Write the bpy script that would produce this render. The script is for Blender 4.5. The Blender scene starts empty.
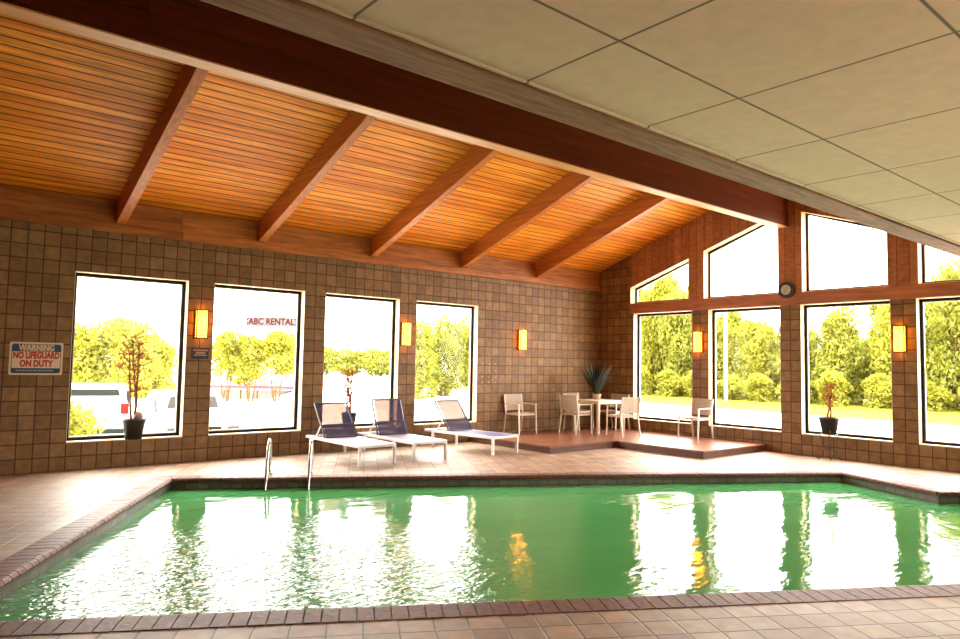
import bpy, bmesh, math, random
from mathutils import Vector, Matrix, geometry
random.seed(7)
R = math.radians
B = 0.2032
scene = bpy.context.scene
COL = scene.collection

# ------------------------------------------------------------------ helpers
def link(o): COL.objects.link(o); return o

def tag(o, label=None, cat=None, group=None, kind=None):
    if label: o['label'] = label
    if cat: o['category'] = cat
    if group: o['group'] = group
    if kind: o['kind'] = kind
    return o

def thing(name, label, cat, loc=(0, 0, 0), rotz=0.0, group=None):
    o = link(bpy.data.objects.new(name, None))
    o.empty_display_size = .1
    o.location = loc; o.rotation_euler = (0, 0, rotz)
    return tag(o, label, cat, group)

def obj(name, bm, mat, parent=None, smooth=False, label=None):
    me = bpy.data.meshes.new(name)
    bmesh.ops.recalc_face_normals(bm, faces=bm.faces)
    bm.to_mesh(me); bm.free()
    if mat: me.materials.append(mat)
    if smooth:
        for p in me.polygons: p.use_smooth = True
    o = link(bpy.data.objects.new(name, me))
    if parent: o.parent = parent
    if label: o['label'] = label
    return o

def struct(name, bm, mat, parent=None, smooth=False):
    o = obj(name, bm, mat, parent, smooth)
    if not parent: o['kind'] = 'structure'
    return o

def BM(): return bmesh.new()

def box(bm, a, b, bev=0.0, mtx=None):
    x0, y0, z0 = [min(a[i], b[i]) for i in range(3)]; x1, y1, z1 = [max(a[i], b[i]) for i in range(3)]
    vs = [bm.verts.new(p) for p in ((x0,y0,z0),(x1,y0,z0),(x1,y1,z0),(x0,y1,z0),(x0,y0,z1),(x1,y0,z1),(x1,y1,z1),(x0,y1,z1))]
    fs = [bm.faces.new([vs[i] for i in f]) for f in ((0,3,2,1),(4,5,6,7),(0,1,5,4),(1,2,6,5),(2,3,7,6),(3,0,4,7))]
    if bev > 0:
        es = list({e for f in fs for e in f.edges})
        r = bmesh.ops.bevel(bm, geom=es, offset=bev, segments=2, affect='EDGES', profile=.6)
        vs = list({v for f in r['faces'] for v in f.verts} | {v for v in vs if v.is_valid})
    if mtx is not None:
        bmesh.ops.transform(bm, matrix=mtx, verts=[v for v in vs if v.is_valid])
    return vs

def bar(bm, p, q, w, h, up=(0, 0, 1), bev=0.0):
    """rectangular bar between two points: w sideways, h along 'up'"""
    p = Vector(p); q = Vector(q); d = q - p; L = d.length; d.normalize()
    s = d.cross(Vector(up))
    if s.length < 1e-4: s = d.cross(Vector((1, 0, 0)))
    s.normalize(); t = s.cross(d)
    M = Matrix((d, s, t)).transposed().to_4x4(); M.translation = p
    return box(bm, (0, -w/2, -h/2), (L, w/2, h/2), bev, M)

def tube(bm, pts, r, n=10, close=False, cap=True):
    pts = [Vector(p) for p in pts]; rings = []
    prev = None
    for i, p in enumerate(pts):
        a = pts[(i-1) % len(pts)] if (i > 0 or close) else p
        b = pts[(i+1) % len(pts)] if (i < len(pts)-1 or close) else p
        d = (b - a).normalized()
        if prev is None:
            s = d.cross(Vector((0, 0, 1)))
            if s.length < 1e-3: s = d.cross(Vector((1, 0, 0)))
        else:
            s = prev - d * prev.dot(d)
        s.normalize(); prev = s; t = d.cross(s)
        rr = r[i] if isinstance(r, (list, tuple)) else r
        rings.append([bm.verts.new(p + s*math.cos(2*math.pi*k/n)*rr + t*math.sin(2*math.pi*k/n)*rr) for k in range(n)])
    m = len(rings)
    for i in range(m if close else m-1):
        A = rings[i]; C_ = rings[(i+1) % m]
        for k in range(n): bm.faces.new((A[k], A[(k+1) % n], C_[(k+1) % n], C_[k]))
    if cap and not close:
        bm.faces.new(rings[0]); bm.faces.new(rings[-1][::-1])

def lathe(bm, prof, n=24, loc=(0, 0, 0)):
    rings = []
    for r, z in prof:
        if r < 1e-5: rings.append([bm.verts.new((loc[0], loc[1], loc[2]+z))])
        else: rings.append([bm.verts.new((loc[0]+r*math.cos(2*math.pi*k/n), loc[1]+r*math.sin(2*math.pi*k/n), loc[2]+z)) for k in range(n)])
    for A, C_ in zip(rings, rings[1:]):
        for k in range(n):
            a = A if len(A) > 1 else A*n; c = C_ if len(C_) > 1 else C_*n
            vs = []
            for v in (a[k], a[(k+1) % n], c[(k+1) % n], c[k]):
                if v not in vs: vs.append(v)
            if len(vs) > 2: bm.faces.new(vs)

def prism(bm, poly, axis, a, b):
    """poly of 2D points extruded along axis ('x': poly=(y,z); 'y': poly=(x,z); 'z': poly=(x,y)) from a to b"""
    def P(p, t):
        return {'x': (t, p[0], p[1]), 'y': (p[0], t, p[1]), 'z': (p[0], p[1], t)}[axis]
    A = [bm.verts.new(P(p, a)) for p in poly]; C_ = [bm.verts.new(P(p, b)) for p in poly]
    bm.faces.new(A); bm.faces.new(C_[::-1]); n = len(poly)
    for i in range(n): bm.faces.new((A[i], C_[i], C_[(i+1) % n], A[(i+1) % n]))

def ring_prism(bm, outer, inner, axis, a, b):
    def P(p, t): return {'x': (t, p[0], p[1]), 'y': (p[0], t, p[1])}[axis]
    n = len(outer)
    for i in range(n):
        j = (i+1) % n
        vs = [bm.verts.new(P(p, t)) for t in (a, b) for p in (outer[i], outer[j], inner[j], inner[i])]
        for f in ((0,1,2,3),(7,6,5,4),(0,4,5,1),(1,5,6,2),(2,6,7,3),(3,7,4,0)): bm.faces.new([vs[k] for k in f])

def copy_tree(o, parent=None):
    c = o.copy(); COL.objects.link(c)
    if parent:
        c.parent = parent; c.matrix_parent_inverse = Matrix()
    for ch in list(o.children): copy_tree(ch, c)
    return c

def place(proto, first, loc, rotz, label, group=None, scale=None):
    o = proto if first else copy_tree(proto)
    o.location = loc; o.rotation_euler = (0, 0, rotz); o['label'] = label
    if group: o['group'] = group
    if scale: o.scale = scale
    return o

# ------------------------------------------------------------------ materials
def new_mat(name):
    m = bpy.data.materials.new(name); m.use_nodes = True
    nt = m.node_tree
    return m, nt, nt.nodes['Principled BSDF']

def N(nt, typ, **kw):
    n = nt.nodes.new(typ)
    for k, v in kw.items():
        if k == 'ins':
            for kk, vv in v.items():
                if hasattr(vv, 'is_linked') or isinstance(vv, bpy.types.NodeSocket): nt.links.new(vv, n.inputs[kk])
                else: n.inputs[kk].default_value = vv
        else: setattr(n, k, v)
    return n

def math_(nt, op, a, b=None, clamp=False):
    n = nt.nodes.new('ShaderNodeMath'); n.operation = op; n.use_clamp = clamp
    for i, v in enumerate((a, b)):
        if v is None: continue
        if isinstance(v, bpy.types.NodeSocket): nt.links.new(v, n.inputs[i])
        else: n.inputs[i].default_value = v
    return n.outputs[0]

def mixc(nt, fac, a, b, mode='MIX'):
    n = nt.nodes.new('ShaderNodeMix'); n.data_type = 'RGBA'; n.blend_type = mode
    for i, v in ((0, fac), (6, a), (7, b)):
        if isinstance(v, bpy.types.NodeSocket): nt.links.new(v, n.inputs[i])
        else: n.inputs[i].default_value = v if i == 0 else (*v, 1)
    return n.outputs[2]

def ramp(nt, fac, stops):
    n = nt.nodes.new('ShaderNodeValToRGB'); e = n.color_ramp.elements
    while len(e) < len(stops): e.new(.5)
    for i, (p, c) in enumerate(stops):
        e[i].position = p; e[i].color = (*c, 1)
    nt.links.new(fac, n.inputs[0]); return n.outputs[0]

def simple(name, col, rough=.5, metal=0.0, spec=.5, noise=0.0, nscale=20, bump=0.0):
    m, nt, p = new_mat(name)
    p.inputs['Base Color'].default_value = (*col, 1); p.inputs['Roughness'].default_value = rough
    p.inputs['Metallic'].default_value = metal; p.inputs['Specular IOR Level'].default_value = spec
    tc = N(nt, 'ShaderNodeTexCoord')
    nz = N(nt, 'ShaderNodeTexNoise', ins={'Vector': tc.outputs['Object'], 'Scale': nscale, 'Detail': 4.0})
    if noise:
        c = ramp(nt, nz.outputs['Fac'], [(.3, [v*(1-noise) for v in col]), (.7, [min(1, v*(1+noise)) for v in col])])
        nt.links.new(c, p.inputs['Base Color'])
    if bump:
        b = N(nt, 'ShaderNodeBump', ins={'Height': nz.outputs['Fac'], 'Strength': bump, 'Distance': .01})
        nt.links.new(b.outputs[0], p.inputs['Normal'])
    return m

def tiles(name, U, V, su, sv, ou, ov, jw, stops, jcol, rough=.5, spec=.5, bump=.3, grain=None, mott=.12, stagger=0.0, jwv=None, gloss_var=0.0):
    """square lattice along the world directions U and V"""
    m, nt, p = new_mat(name)
    tc = N(nt, 'ShaderNodeTexCoord'); P = tc.outputs['Object']
    def coord(D, s, o):
        d = N(nt, 'ShaderNodeVectorMath', operation='DOT_PRODUCT', ins={0: P, 1: Vector(D)})
        return math_(nt, 'DIVIDE', math_(nt, 'SUBTRACT', d.outputs['Value'], o), s)
    a = coord(U, su, ou); b = coord(V, sv, ov)
    fb = math_(nt, 'FLOOR', b)
    if stagger:
        wn0 = N(nt, 'ShaderNodeTexWhiteNoise', noise_dimensions='1D', ins={'W': fb})
        a = math_(nt, 'ADD', a, math_(nt, 'MULTIPLY', wn0.outputs['Value'], stagger))
    fa = math_(nt, 'FLOOR', a)
    ra = math_(nt, 'FRACT', a); rb = math_(nt, 'FRACT', b)
    def dist(r, s): return math_(nt, 'MULTIPLY', math_(nt, 'MINIMUM', r, math_(nt, 'SUBTRACT', 1.0, r)), s)
    da = dist(ra, su); db = dist(rb, sv)
    if jwv: db = math_(nt, 'MULTIPLY', db, jw/jwv)
    dd = math_(nt, 'MINIMUM', da, db)
    mask = math_(nt, 'DIVIDE', dd, jw, clamp=True)       # 0 in joint
    mask = math_(nt, 'SMOOTHSTEP' if False else 'POWER', mask, 2.0)
    cell = N(nt, 'ShaderNodeCombineXYZ', ins={0: fa, 1: fb})
    wn = N(nt, 'ShaderNodeTexWhiteNoise', noise_dimensions='3D', ins={'Vector': cell.outputs[0]})
    c = ramp(nt, wn.outputs['Value'], stops)
    if grain:
        mp = N(nt, 'ShaderNodeMapping', ins={'Vector': P, 'Scale': Vector(grain)})
        off = N(nt, 'ShaderNodeVectorMath', operation='ADD', ins={0: mp.outputs[0], 1: wn.outputs['Color']})
        sc = N(nt, 'ShaderNodeVectorMath', operation='SCALE', ins={0: wn.outputs['Color'], 'Scale': 9.0})
        off = N(nt, 'ShaderNodeVectorMath', operation='ADD', ins={0: mp.outputs[0], 1: sc.outputs[0]})
        nz = N(nt, 'ShaderNodeTexNoise', ins={'Vector': off.outputs[0], 'Scale': 1.0, 'Detail': 5.0, 'Roughness': .65, 'Distortion': .6})
    else:
        nz = N(nt, 'ShaderNodeTexNoise', ins={'Vector': P, 'Scale': 9.0, 'Detail': 5.0})
    g = ramp(nt, nz.outputs['Fac'], [(.3, (1-mott,)*3), (.7, (1+mott,)*3)])
    c = mixc(nt, 1.0, c, g, 'MULTIPLY')
    c = mixc(nt, mask, jcol, c)
    nt.links.new(c, p.inputs['Base Color'])
    h = math_(nt, 'ADD', mask, math_(nt, 'MULTIPLY', nz.outputs['Fac'], .25))
    bp = N(nt, 'ShaderNodeBump', ins={'Height': h, 'Strength': bump, 'Distance': .006})
    nt.links.new(bp.outputs[0], p.inputs['Normal'])
    p.inputs['Specular IOR Level'].default_value = spec
    if gloss_var:
        nz2 = N(nt, 'ShaderNodeTexNoise', ins={'Vector': P, 'Scale': .9, 'Detail': 3.0})
        rr = N(nt, 'ShaderNodeMapRange', ins={'Value': nz2.outputs['Fac'], 'From Min': .35, 'From Max': .65, 'To Min': rough-gloss_var, 'To Max': rough+gloss_var})
        nt.links.new(rr.outputs[0], p.inputs['Roughness'])
    else:
        p.inputs['Roughness'].default_value = rough
    return m

PU = Vector((.8643, -.503, 0)); PV = Vector((.503, .8643, 0)); PO = Vector((-10.58, -1.56, 0))
def uv(u, v, z=0.0):
    q = PO + PU*u + PV*v; return Vector((q.x, q.y, z))

blk = [(0, (.175, .092, .035)), (.5, (.212, .114, .045)), (1, (.255, .141, .058))]
M_blkL = tiles('glazed_block_left', (1,0,0), (0,0,1), B, B, -11.666, 0, .011, blk, (.045, .020, .008), .48, .22, .5, mott=.2)
M_blkR = tiles('glazed_block_right', (0,1,0), (0,0,1), B, B, -1.126, 0, .011, blk, (.045, .020, .008), .48, .22, .5, mott=.2)
fl = [(0, (.22, .112, .060)), (.3, (.29, .168, .094)), (.6, (.35, .22, .130)), (.8, (.26, .18, .118)), (1, (.38, .23, .135))]
M_floor = tiles('quarry_tile_floor', PU, PV, .222, .222, PO.dot(PU)-.325, PO.dot(PV)-5.635, .009, fl, (.05, .025, .014), .56, 1.0, .5, mott=.2, gloss_var=.05)
M_ceil = tiles('acoustic_panel', (1,0,0), (0,1,0), 1.2192, 1.2192, -10.651, -9.316, .013, [(0, (.74, .555, .375)), (1, (.78, .59, .40))], (.16, .12, .07), .8, .2, .3, mott=.05)
M_plank = tiles('ceiling_plank', (1,0,0), (0,1,0), 60, .130, 30, -.06, .012, [(0, (.66, .195, .014)), (.5, (.76, .255, .022)), (1, (.86, .325, .036))], (.04, .007, .001), .46, .15, .6,
                grain=(.9, 16, 16), mott=.42, stagger=0.0, jwv=.013)
M_beam = tiles('laminated_beam_wood', (1,0,0), (0,0,1), 6.0, .6, 0, 0, .004, [(0, (.085, .018, .005)), (1, (.11, .027, .008))], (.06, .015, .004), .5, .12, .2, grain=(.8, 18, 18), mott=.3)
M_raft = tiles('rafter_wood', (0,1,0), (1,0,0), 9.0, .9, 0, 0, .001, [(0, (.43, .13, .025)), (1, (.50, .165, .034))], (.3, .1, .03), .42, .25, .2, grain=(20, .9, 20), mott=.3)
M_fasc = tiles('fascia_wood', (1,0,0), (0,0,1), 3.4, 5, 0, 0, .003, [(0, (.30, .095, .020)), (1, (.44, .16, .036))], (.1, .03, .01), .45, .2, .2, grain=(1.1, 20, 14), mott=.45)
M_gable = tiles('gable_boards', (0,1,0), (0,0,1), .203, 2.4, -1.05, 3.17, .008, [(0, (.30, .105, .04)), (1, (.40, .155, .06))], (.09, .025, .01), .5, .35, .4, grain=(10, 7, 22), mott=.38)
M_lintel = tiles('lintel_wood', (0,1,0), (0,0,1), 4.0, 5, 0, 0, .003, [(0, (.34, .115, .045)), (1, (.42, .15, .06))], (.1, .03, .01), .45, .4, .3, grain=(12, 1.2, 20), mott=.35)
M_header = tiles('rough_sawn_header', (1,0,0), (0,1,0), 5, 3, 0, 0, .002, [(0, (.25, .122, .062)), (1, (.31, .155, .08))], (.13, .06, .03), .7, .12, 1.0, grain=(2.2, 22, 22), mott=.42)
M_reveal = tiles('reveal_wood', (0,0,1), (0,1,0), 4, 4, 0, 0, .001, [(0, (.72, .48, .24)), (1, (.76, .5, .26))], (.5, .3, .1), .45, .4, .2, grain=(10, 10, 2), mott=.15)
M_deck = tiles('deck_boards', (1,0,0), (0,1,0), 2.4, .14, 0, 0, .005, [(0, (.21, .075, .038)), (1, (.29, .11, .06))], (.04, .015, .01), .3, .5, .3, grain=(1.5, 20, 20), mott=.25, stagger=1.0)
M_poolt = tiles('waterline_tile', PU+PV, (0,0,1), .152, .07, 0, .0, .006, [(0, (.10, .10, .072)), (1, (.15, .145, .105))], (.04, .04, .03), .4, .3, .3)
M_beam_lit = tiles('beam_wood_lit', (1,0,0), (0,1,0), 5, 3, 0, 0, .002, [(0, (.62, .30, .12)), (1, (.68, .34, .14))], (.3, .12, .04), .45, .3, .2, grain=(1.2, 20, 20), mott=.15)  # beam wood again, with window light on its underside put into the colour
M_brick = simple('coping_brick', (.15, .052, .033), .55, 0, .4, .35, 26, .4)
M_mortar = simple('mortar', (.07, .04, .03), .9)
M_frame = simple('dark_bronze_aluminium', (.006, .004, .004), .5, 0, .15)
M_frame2 = simple('pale_glazing_bead', (.55, .5, .4), .5)
M_white = simple('white_powder_coat', (.78, .76, .76), .35, 0, .5)
M_chairm = simple('silver_powder_coat', (.62, .52, .42), .32, .25, .5)
M_slat = simple('taupe_slat', (.42, .33, .24), .45, 0, .4, .12, 40)
M_table = simple('cream_table_top', (.66, .57, .44), .3)
M_chrome = simple('polished_steel', (.72, .7, .7), .12, 1.0)
M_pot = simple('dark_plastic_pot', (.02, .024, .019), .5)
M_cpot = simple('terracotta_cream_pot', (.5, .36, .25), .6)
M_soil = simple('soil', (.05, .03, .02), .9)
M_twig = simple('reddish_twig', (.26, .10, .05), .8, 0, .1)
M_redleaf = simple('red_leaf', (.50, .13, .03), .7, 0, .1)
M_dleaf = simple('dark_green_leaf', (.010, .022, .012), .6)
M_iron = simple('bronze_lamp_metal', (.05, .022, .012), .45, .6)
M_wire = simple('bronze_wire', (.10, .05, .03), .4, .7)
M_navy = simple('navy_powder_coat', (.03, .032, .06), .4)
M_black = simple('black_plastic', (.015, .015, .018), .5)
M_clockface = simple('clock_face', (.5, .46, .4), .6)
M_signw = simple('sign_cream', (.66, .50, .33), .5)
M_signb = simple('sign_blue', (.008, .04, .075), .5)
M_signr = simple('sign_red', (.42, .02, .015), .5)
M_grey = simple('putty_mark', (.36, .25, .16), .8)
M_asph = simple('pale_pavement', (.68, .65, .60), .9, 0, .2, .08, 1.5)
M_grass = simple('lawn_grass', (.17, .16, .012), .9, 0, .1, .35, 3)
M_carw = simple('car_white', (.75, .75, .76), .25)
M_cars = simple('car_silver', (.36, .31, .30), .3, .2)
M_cargl = simple('car_glass', (.010, .014, .012), .5, 0, .08)
M_cargl2 = simple('pale_car_glass', (.05, .05, .05), .5, 0, .1)
M_tail = simple('tail_lamp_red', (.16, .006, .005), .5, 0, .1)
M_tyre = simple('tyre', (.012, .012, .012), .8)
M_bldg = simple('white_siding', (.32, .31, .30), .8)
M_red = simple('red_stripe', (.25, .02, .02), .6)
M_blue = simple('blue_stripe', (.05, .07, .16), .6)
M_signred = simple('sign_letter_red', (.035, .0012, .0025), .9, 0, 0)
M_trunk = simple('bark', (.085, .05, .018), .9, 0, .2, .3, 6)
M_pole = simple('pole_paint', (.5, .5, .5), .6)
M_wood_floor = M_deck

def leaf_mat(name, col, col2, tl=.45):
    m, nt, p = new_mat(name)
    out = nt.nodes['Material Output']
    tc = N(nt, 'ShaderNodeTexCoord')
    nz = N(nt, 'ShaderNodeTexNoise', ins={'Vector': tc.outputs['Object'], 'Scale': 1.3, 'Detail': 3.0})
    c = ramp(nt, nz.outputs['Fac'], [(.35, col), (.65, col2)])
    d = N(nt, 'ShaderNodeBsdfDiffuse', ins={'Color': c}); t = N(nt, 'ShaderNodeBsdfTranslucent', ins={'Color': c})
    mx = N(nt, 'ShaderNodeMixShader', ins={0: tl, 1: d.outputs[0], 2: t.outputs[0]})
    nt.links.new(mx.outputs[0], out.inputs[0]); return m
M_leafA = leaf_mat('leaf_yellow_green', (.19, .19, .018), (.32, .31, .06))
M_leafB = leaf_mat('leaf_green', (.15, .16, .02), (.27, .27, .06))

def glass_pane():
    m, nt, p = new_mat('window_glass'); out = nt.nodes['Material Output']
    t = N(nt, 'ShaderNodeBsdfTransparent', ins={'Color': (.97, .98, .97, 1)})
    g = N(nt, 'ShaderNodeBsdfGlossy', ins={'Roughness': .0})
    lw = N(nt, 'ShaderNodeFresnel', ins={'IOR': 1.45})
    fac = math_(nt, 'MULTIPLY', lw.outputs[0], .12)
    mx = N(nt, 'ShaderNodeMixShader', ins={0: fac, 1: t.outputs[0], 2: g.outputs[0]})
    nt.links.new(mx.outputs[0], out.inputs[0]); return m
M_glass = glass_pane()

def emis(name, col, s):
    m, nt, p = new_mat(name)
    p.inputs['Base Color'].default_value = (*col, 1); p.inputs['Emission Color'].default_value = (*col, 1)
    tc = N(nt, 'ShaderNodeTexCoord')
    nz = N(nt, 'ShaderNodeTexNoise', ins={'Vector': tc.outputs['Object'], 'Scale': 14.0})
    rr = N(nt, 'ShaderNodeMapRange', ins={'Value': nz.outputs['Fac'], 'To Min': s*.8, 'To Max': s*1.2})
    nt.links.new(rr.outputs[0], p.inputs['Emission Strength']); return m
LAMP = 8.5
M_lamp = emis('amber_lamp_glass', (1.0, .30, .014), LAMP)

def mesh_fabric():
    m, nt, p = new_mat('navy_mesh_fabric'); out = nt.nodes['Material Output']
    tc = N(nt, 'ShaderNodeTexCoord')
    wv = N(nt, 'ShaderNodeTexNoise', ins={'Vector': tc.outputs['Object'], 'Scale': 60.0, 'Detail': 2.0})
    c = ramp(nt, wv.outputs['Fac'], [(.3, (.05, .055, .15)), (.7, (.08, .085, .2))])
    d = N(nt, 'ShaderNodeBsdfPrincipled', ins={'Base Color': c, 'Roughness': .6})
    t = N(nt, 'ShaderNodeBsdfTransparent', ins={'Color': (.20, .125, .10, 1)})
    mx = N(nt, 'ShaderNodeMixShader', ins={0: .5, 1: d.outputs[0], 2: t.outputs[0]})
    nt.links.new(mx.outputs[0], out.inputs[0]); return m
M_mesh = mesh_fabric()
M_seatfab = simple('lavender_mesh_seat', (.30, .28, .45), .38, 0, .6, .05, 60)
M_seatfab2 = simple('blue_mesh_seat', (.13, .14, .34), .38, 0, .6, .05, 60)

def water_mat():
    m, nt, p = new_mat('green_pool_water'); out = nt.nodes['Material Output']
    tc = N(nt, 'ShaderNodeTexCoord'); P = tc.outputs['Object']
    # coordinates in the pool's own axes
    du = N(nt, 'ShaderNodeVectorMath', operation='DOT_PRODUCT', ins={0: P, 1: PU}).outputs['Value']
    dv = N(nt, 'ShaderNodeVectorMath', operation='DOT_PRODUCT', ins={0: P, 1: PV}).outputs['Value']
    # stronger ripples towards the near-left end, where the return jet stirs the water
    dist = N(nt, 'ShaderNodeVectorMath', operation='DISTANCE', ins={0: P, 1: Vector((-11.7, -6.4, 0))}).outputs['Value']
    act = N(nt, 'ShaderNodeMapRange', interpolation_type='SMOOTHSTEP', ins={'Value': dist, 'From Min': .8, 'From Max': 3.6, 'To Min': 1.0, 'To Max': .06}).outputs[0]
    big = N(nt, 'ShaderNodeTexNoise', ins={'Vector': P, 'Scale': .55, 'Detail': 2.0}).outputs['Fac']
    act2 = math_(nt, 'MULTIPLY', act, math_(nt, 'ADD', .55, big))
    # waves run across the line of sight: stretched along the camera's right
    mp = N(nt, 'ShaderNodeMapping', ins={'Vector': P, 'Rotation': Vector((0, 0, R(25))), 'Scale': Vector((1.0, 1.9, 1.0))})
    n1 = N(nt, 'ShaderNodeTexNoise', ins={'Vector': mp.outputs[0], 'Scale': 1.6, 'Detail': 2.0, 'Roughness': .45, 'Distortion': .4}).outputs['Fac']
    n2 = N(nt, 'ShaderNodeTexNoise', ins={'Vector': mp.outputs[0], 'Scale': 9.0, 'Detail': 2.5, 'Roughness': .5, 'Distortion': .8}).outputs['Fac']
    h = math_(nt, 'ADD', math_(nt, 'MULTIPLY', n1, .009), math_(nt, 'MULTIPLY', math_(nt, 'MULTIPLY', n2, act2), .019))
    bp = N(nt, 'ShaderNodeBump', ins={'Height': h, 'Strength': 1.0, 'Distance': 1.0})
    dc = ramp(nt, big, [(.3, (.11, .53, .18)), (.7, (.145, .61, .22))])
    d = N(nt, 'ShaderNodeBsdfDiffuse', ins={'Color': dc})
    t = N(nt, 'ShaderNodeBsdfTransparent', ins={'Color': (.16, .62, .30, 1)})
    body = N(nt, 'ShaderNodeMixShader', ins={0: .25, 1: d.outputs[0], 2: t.outputs[0]})
    g = N(nt, 'ShaderNodeBsdfGlossy', ins={'Roughness': .02, 'Normal': bp.outputs[0]})
    fr = N(nt, 'ShaderNodeFresnel', ins={'IOR': 1.55, 'Normal': bp.outputs[0]})
    mx = N(nt, 'ShaderNodeMixShader', ins={0: fr.outputs[0], 1: body.outputs[0], 2: g.outputs[0]})
    nt.links.new(mx.outputs[0], out.inputs[0]); return m
M_water = water_mat()

# ------------------------------------------------------------------ camera
cam_d = bpy.data.cameras.new('camera'); cam = link(bpy.data.objects.new('camera', cam_d))
rt = Vector((.76958, -.63831, .01763)); upv = Vector((-.05444, -.03808, .99779)); fw = Vector((.63623, .76884, .06405))
Mx = Matrix((rt, upv, -fw)).transposed().to_4x4(); Mx.translation = (-13.5542, -11.6781, 1.6522)
cam.matrix_world = Mx
cam_d.sensor_fit = 'HORIZONTAL'; cam_d.sensor_width = 36; cam_d.lens = 694.63/960*36
cam_d.clip_start = .05; cam_d.clip_end = 600
scene.camera = cam

# ------------------------------------------------------------------ room shell
XL, YN = -17.0, -14.2
ZS, ZT = 2*B, 2.924
RS = .347
def roofz(y): return 4.02 + RS*abs(y) if y > -5 else 4.02 + RS*5 - RS*(abs(y)-5)
WIN_L = [(-11.666 + 10*B*k, -11.666 + 10*B*k + 8*B) for k in range(4)]
WIN_R = [(-1.126 - 10*B*k, -1.126 - 10*B*k - 8*B) for k in range(4)]
TH = .30
# left wall (plane y=0)
b = BM()
box(b, (XL, 0, 0), (TH, TH, ZS)); box(b, (XL, 0, ZT), (TH, TH, 4.02))
xs = [XL] + [v for w in WIN_L for v in w] + [TH]
for i in range(0, len(xs), 2): box(b, (xs[i], 0, ZS), (xs[i+1], TH, ZT))
struct('wall_left', b, M_blkL)
# right wall, blocks (plane x=0)
b = BM()
box(b, (0, 0, 0), (TH, YN, ZS))
ys = [0] + [v for w in WIN_R for v in w] + [YN]
for i in range(0, len(ys), 2): box(b, (0, ys[i], ZS), (TH, ys[i+1], 2.93))
prism(b, [(0, 2.93), (0, roofz(0)), (-1.05, roofz(-1.05)), (-1.05, 2.93)], 'x', 0, TH)
struct('wall_right', b, M_blkR)
# upper gable, boards
UP = [(-1.05, -2.69), (-3.055, -4.775), (-5.238, -6.80), (-7.27, -8.86)]
ZU = 3.172
def upz(y): return 3.225 + .335*abs(y) if y > -5 else 4.865 - .335*(abs(y)-5)
b = BM()
def topz(y): return roofz(y) if y > -8.5 else 4.4
edges = [-1.05, -1.05, -2.69, -3.055, -4.775, -5.238, -6.80, -7.27, -8.86, YN]
for i in range(4):
    y0, y1 = UP[i]
    prism(b, [(y0, upz(y0)), (y0, topz(y0)), (y1, topz(y1)), (y1, upz(y1))], 'x', 0, TH)
for y0, y1 in ((-2.69, -3.055), (-6.80, -7.27)):
    prism(b, [(y0, ZU), (y0, topz(y0)), (y1, topz(y1)), (y1, ZU)], 'x', -.012, TH)
prism(b, [(-4.775, ZU), (-4.775, topz(-4.775)), (-5, topz(-5)), (-5.238, topz(-5.238)), (-5.238, ZU)], 'x', -.03, TH)
prism(b, [(-8.86, ZU), (-8.86, 4.4), (YN, 4.4), (YN, ZU)], 'x', 0, TH)
struct('wall_right_gable', b, M_gable)
b = BM(); box(b, (-.045, -1.05, 2.935), (TH, YN, ZU), .006)
struct('trim_1', b, M_lintel)
# enclosing walls behind the camera
M_plain = M_blkL
b = BM(); box(b, (XL-.2, YN-.2, 0), (XL, TH, 5.9)); struct('wall_back', b, M_blkR)
WIN_ADDED = [(-8.6, -6.4)]  # window added behind the camera to bring daylight to the panel ceiling
b = BM(); box(b, (XL-.2, YN-.2, 0), (TH, YN, ZS)); box(b, (XL-.2, YN-.2, ZT), (TH, YN, 4.4))
xs = [XL-.2] + [v for w_ in WIN_ADDED for v in w_] + [TH]
for i in range(0, len(xs), 2): box(b, (xs[i], YN-.2, ZS), (xs[i+1], YN, ZT))
struct('wall_near', b, M_blkL)

# fascia along the left wall
b = BM(); box(b, (XL, 0, 3.555), (-.02, -.10, 3.69), .004); struct('trim_2', b, M_fasc)
b = BM(); box(b, (XL, 0, 3.695), (-.02, -.045, 4.03)); struct('trim_3', b, M_fasc)

# roof deck of planks
b = BM()
prism(b, [(.5, roofz(0)-.5*RS), (-5.0, roofz(-5)), (-5.0, roofz(-5)+.12), (.5, roofz(0)-.5*RS+.12)], 'x', XL-.2, .6)
struct('ceiling_wood', b, M_plank)
b = BM()
prism(b, [(-5.0, roofz(-5)), (-8.45, roofz(-8.45)), (-8.45, roofz(-8.45)+.12), (-5.0, roofz(-5)+.12)], 'x', XL-.2, .6)
struct('ceiling_far_slope', b, M_plank)
# dropped ceiling of square panels
ZC = 3.419
b = BM(); box(b, (XL, -8.555, ZC), (0, YN, ZC+.06)); struct('ceiling', b, M_ceil)
b = BM(); box(b, (XL-.2, -8.3, 4.45), (.6, YN-.2, 4.55)); struct('ceiling_upper_deck', b, M_header)
# moulding at the edge of the panels
b = BM(); box(b, (XL, -8.573, ZC-.012), (0, -8.600, ZC+.001)); struct('trim_4', b, M_ceil)
b = BM(); box(b, (XL, -8.26, 3.395), (0, -8.545, 3.70), .008); box(b, (XL, -8.30, 3.70), (0, -8.42, 4.60)); struct('trim_5', b, M_header)

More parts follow.
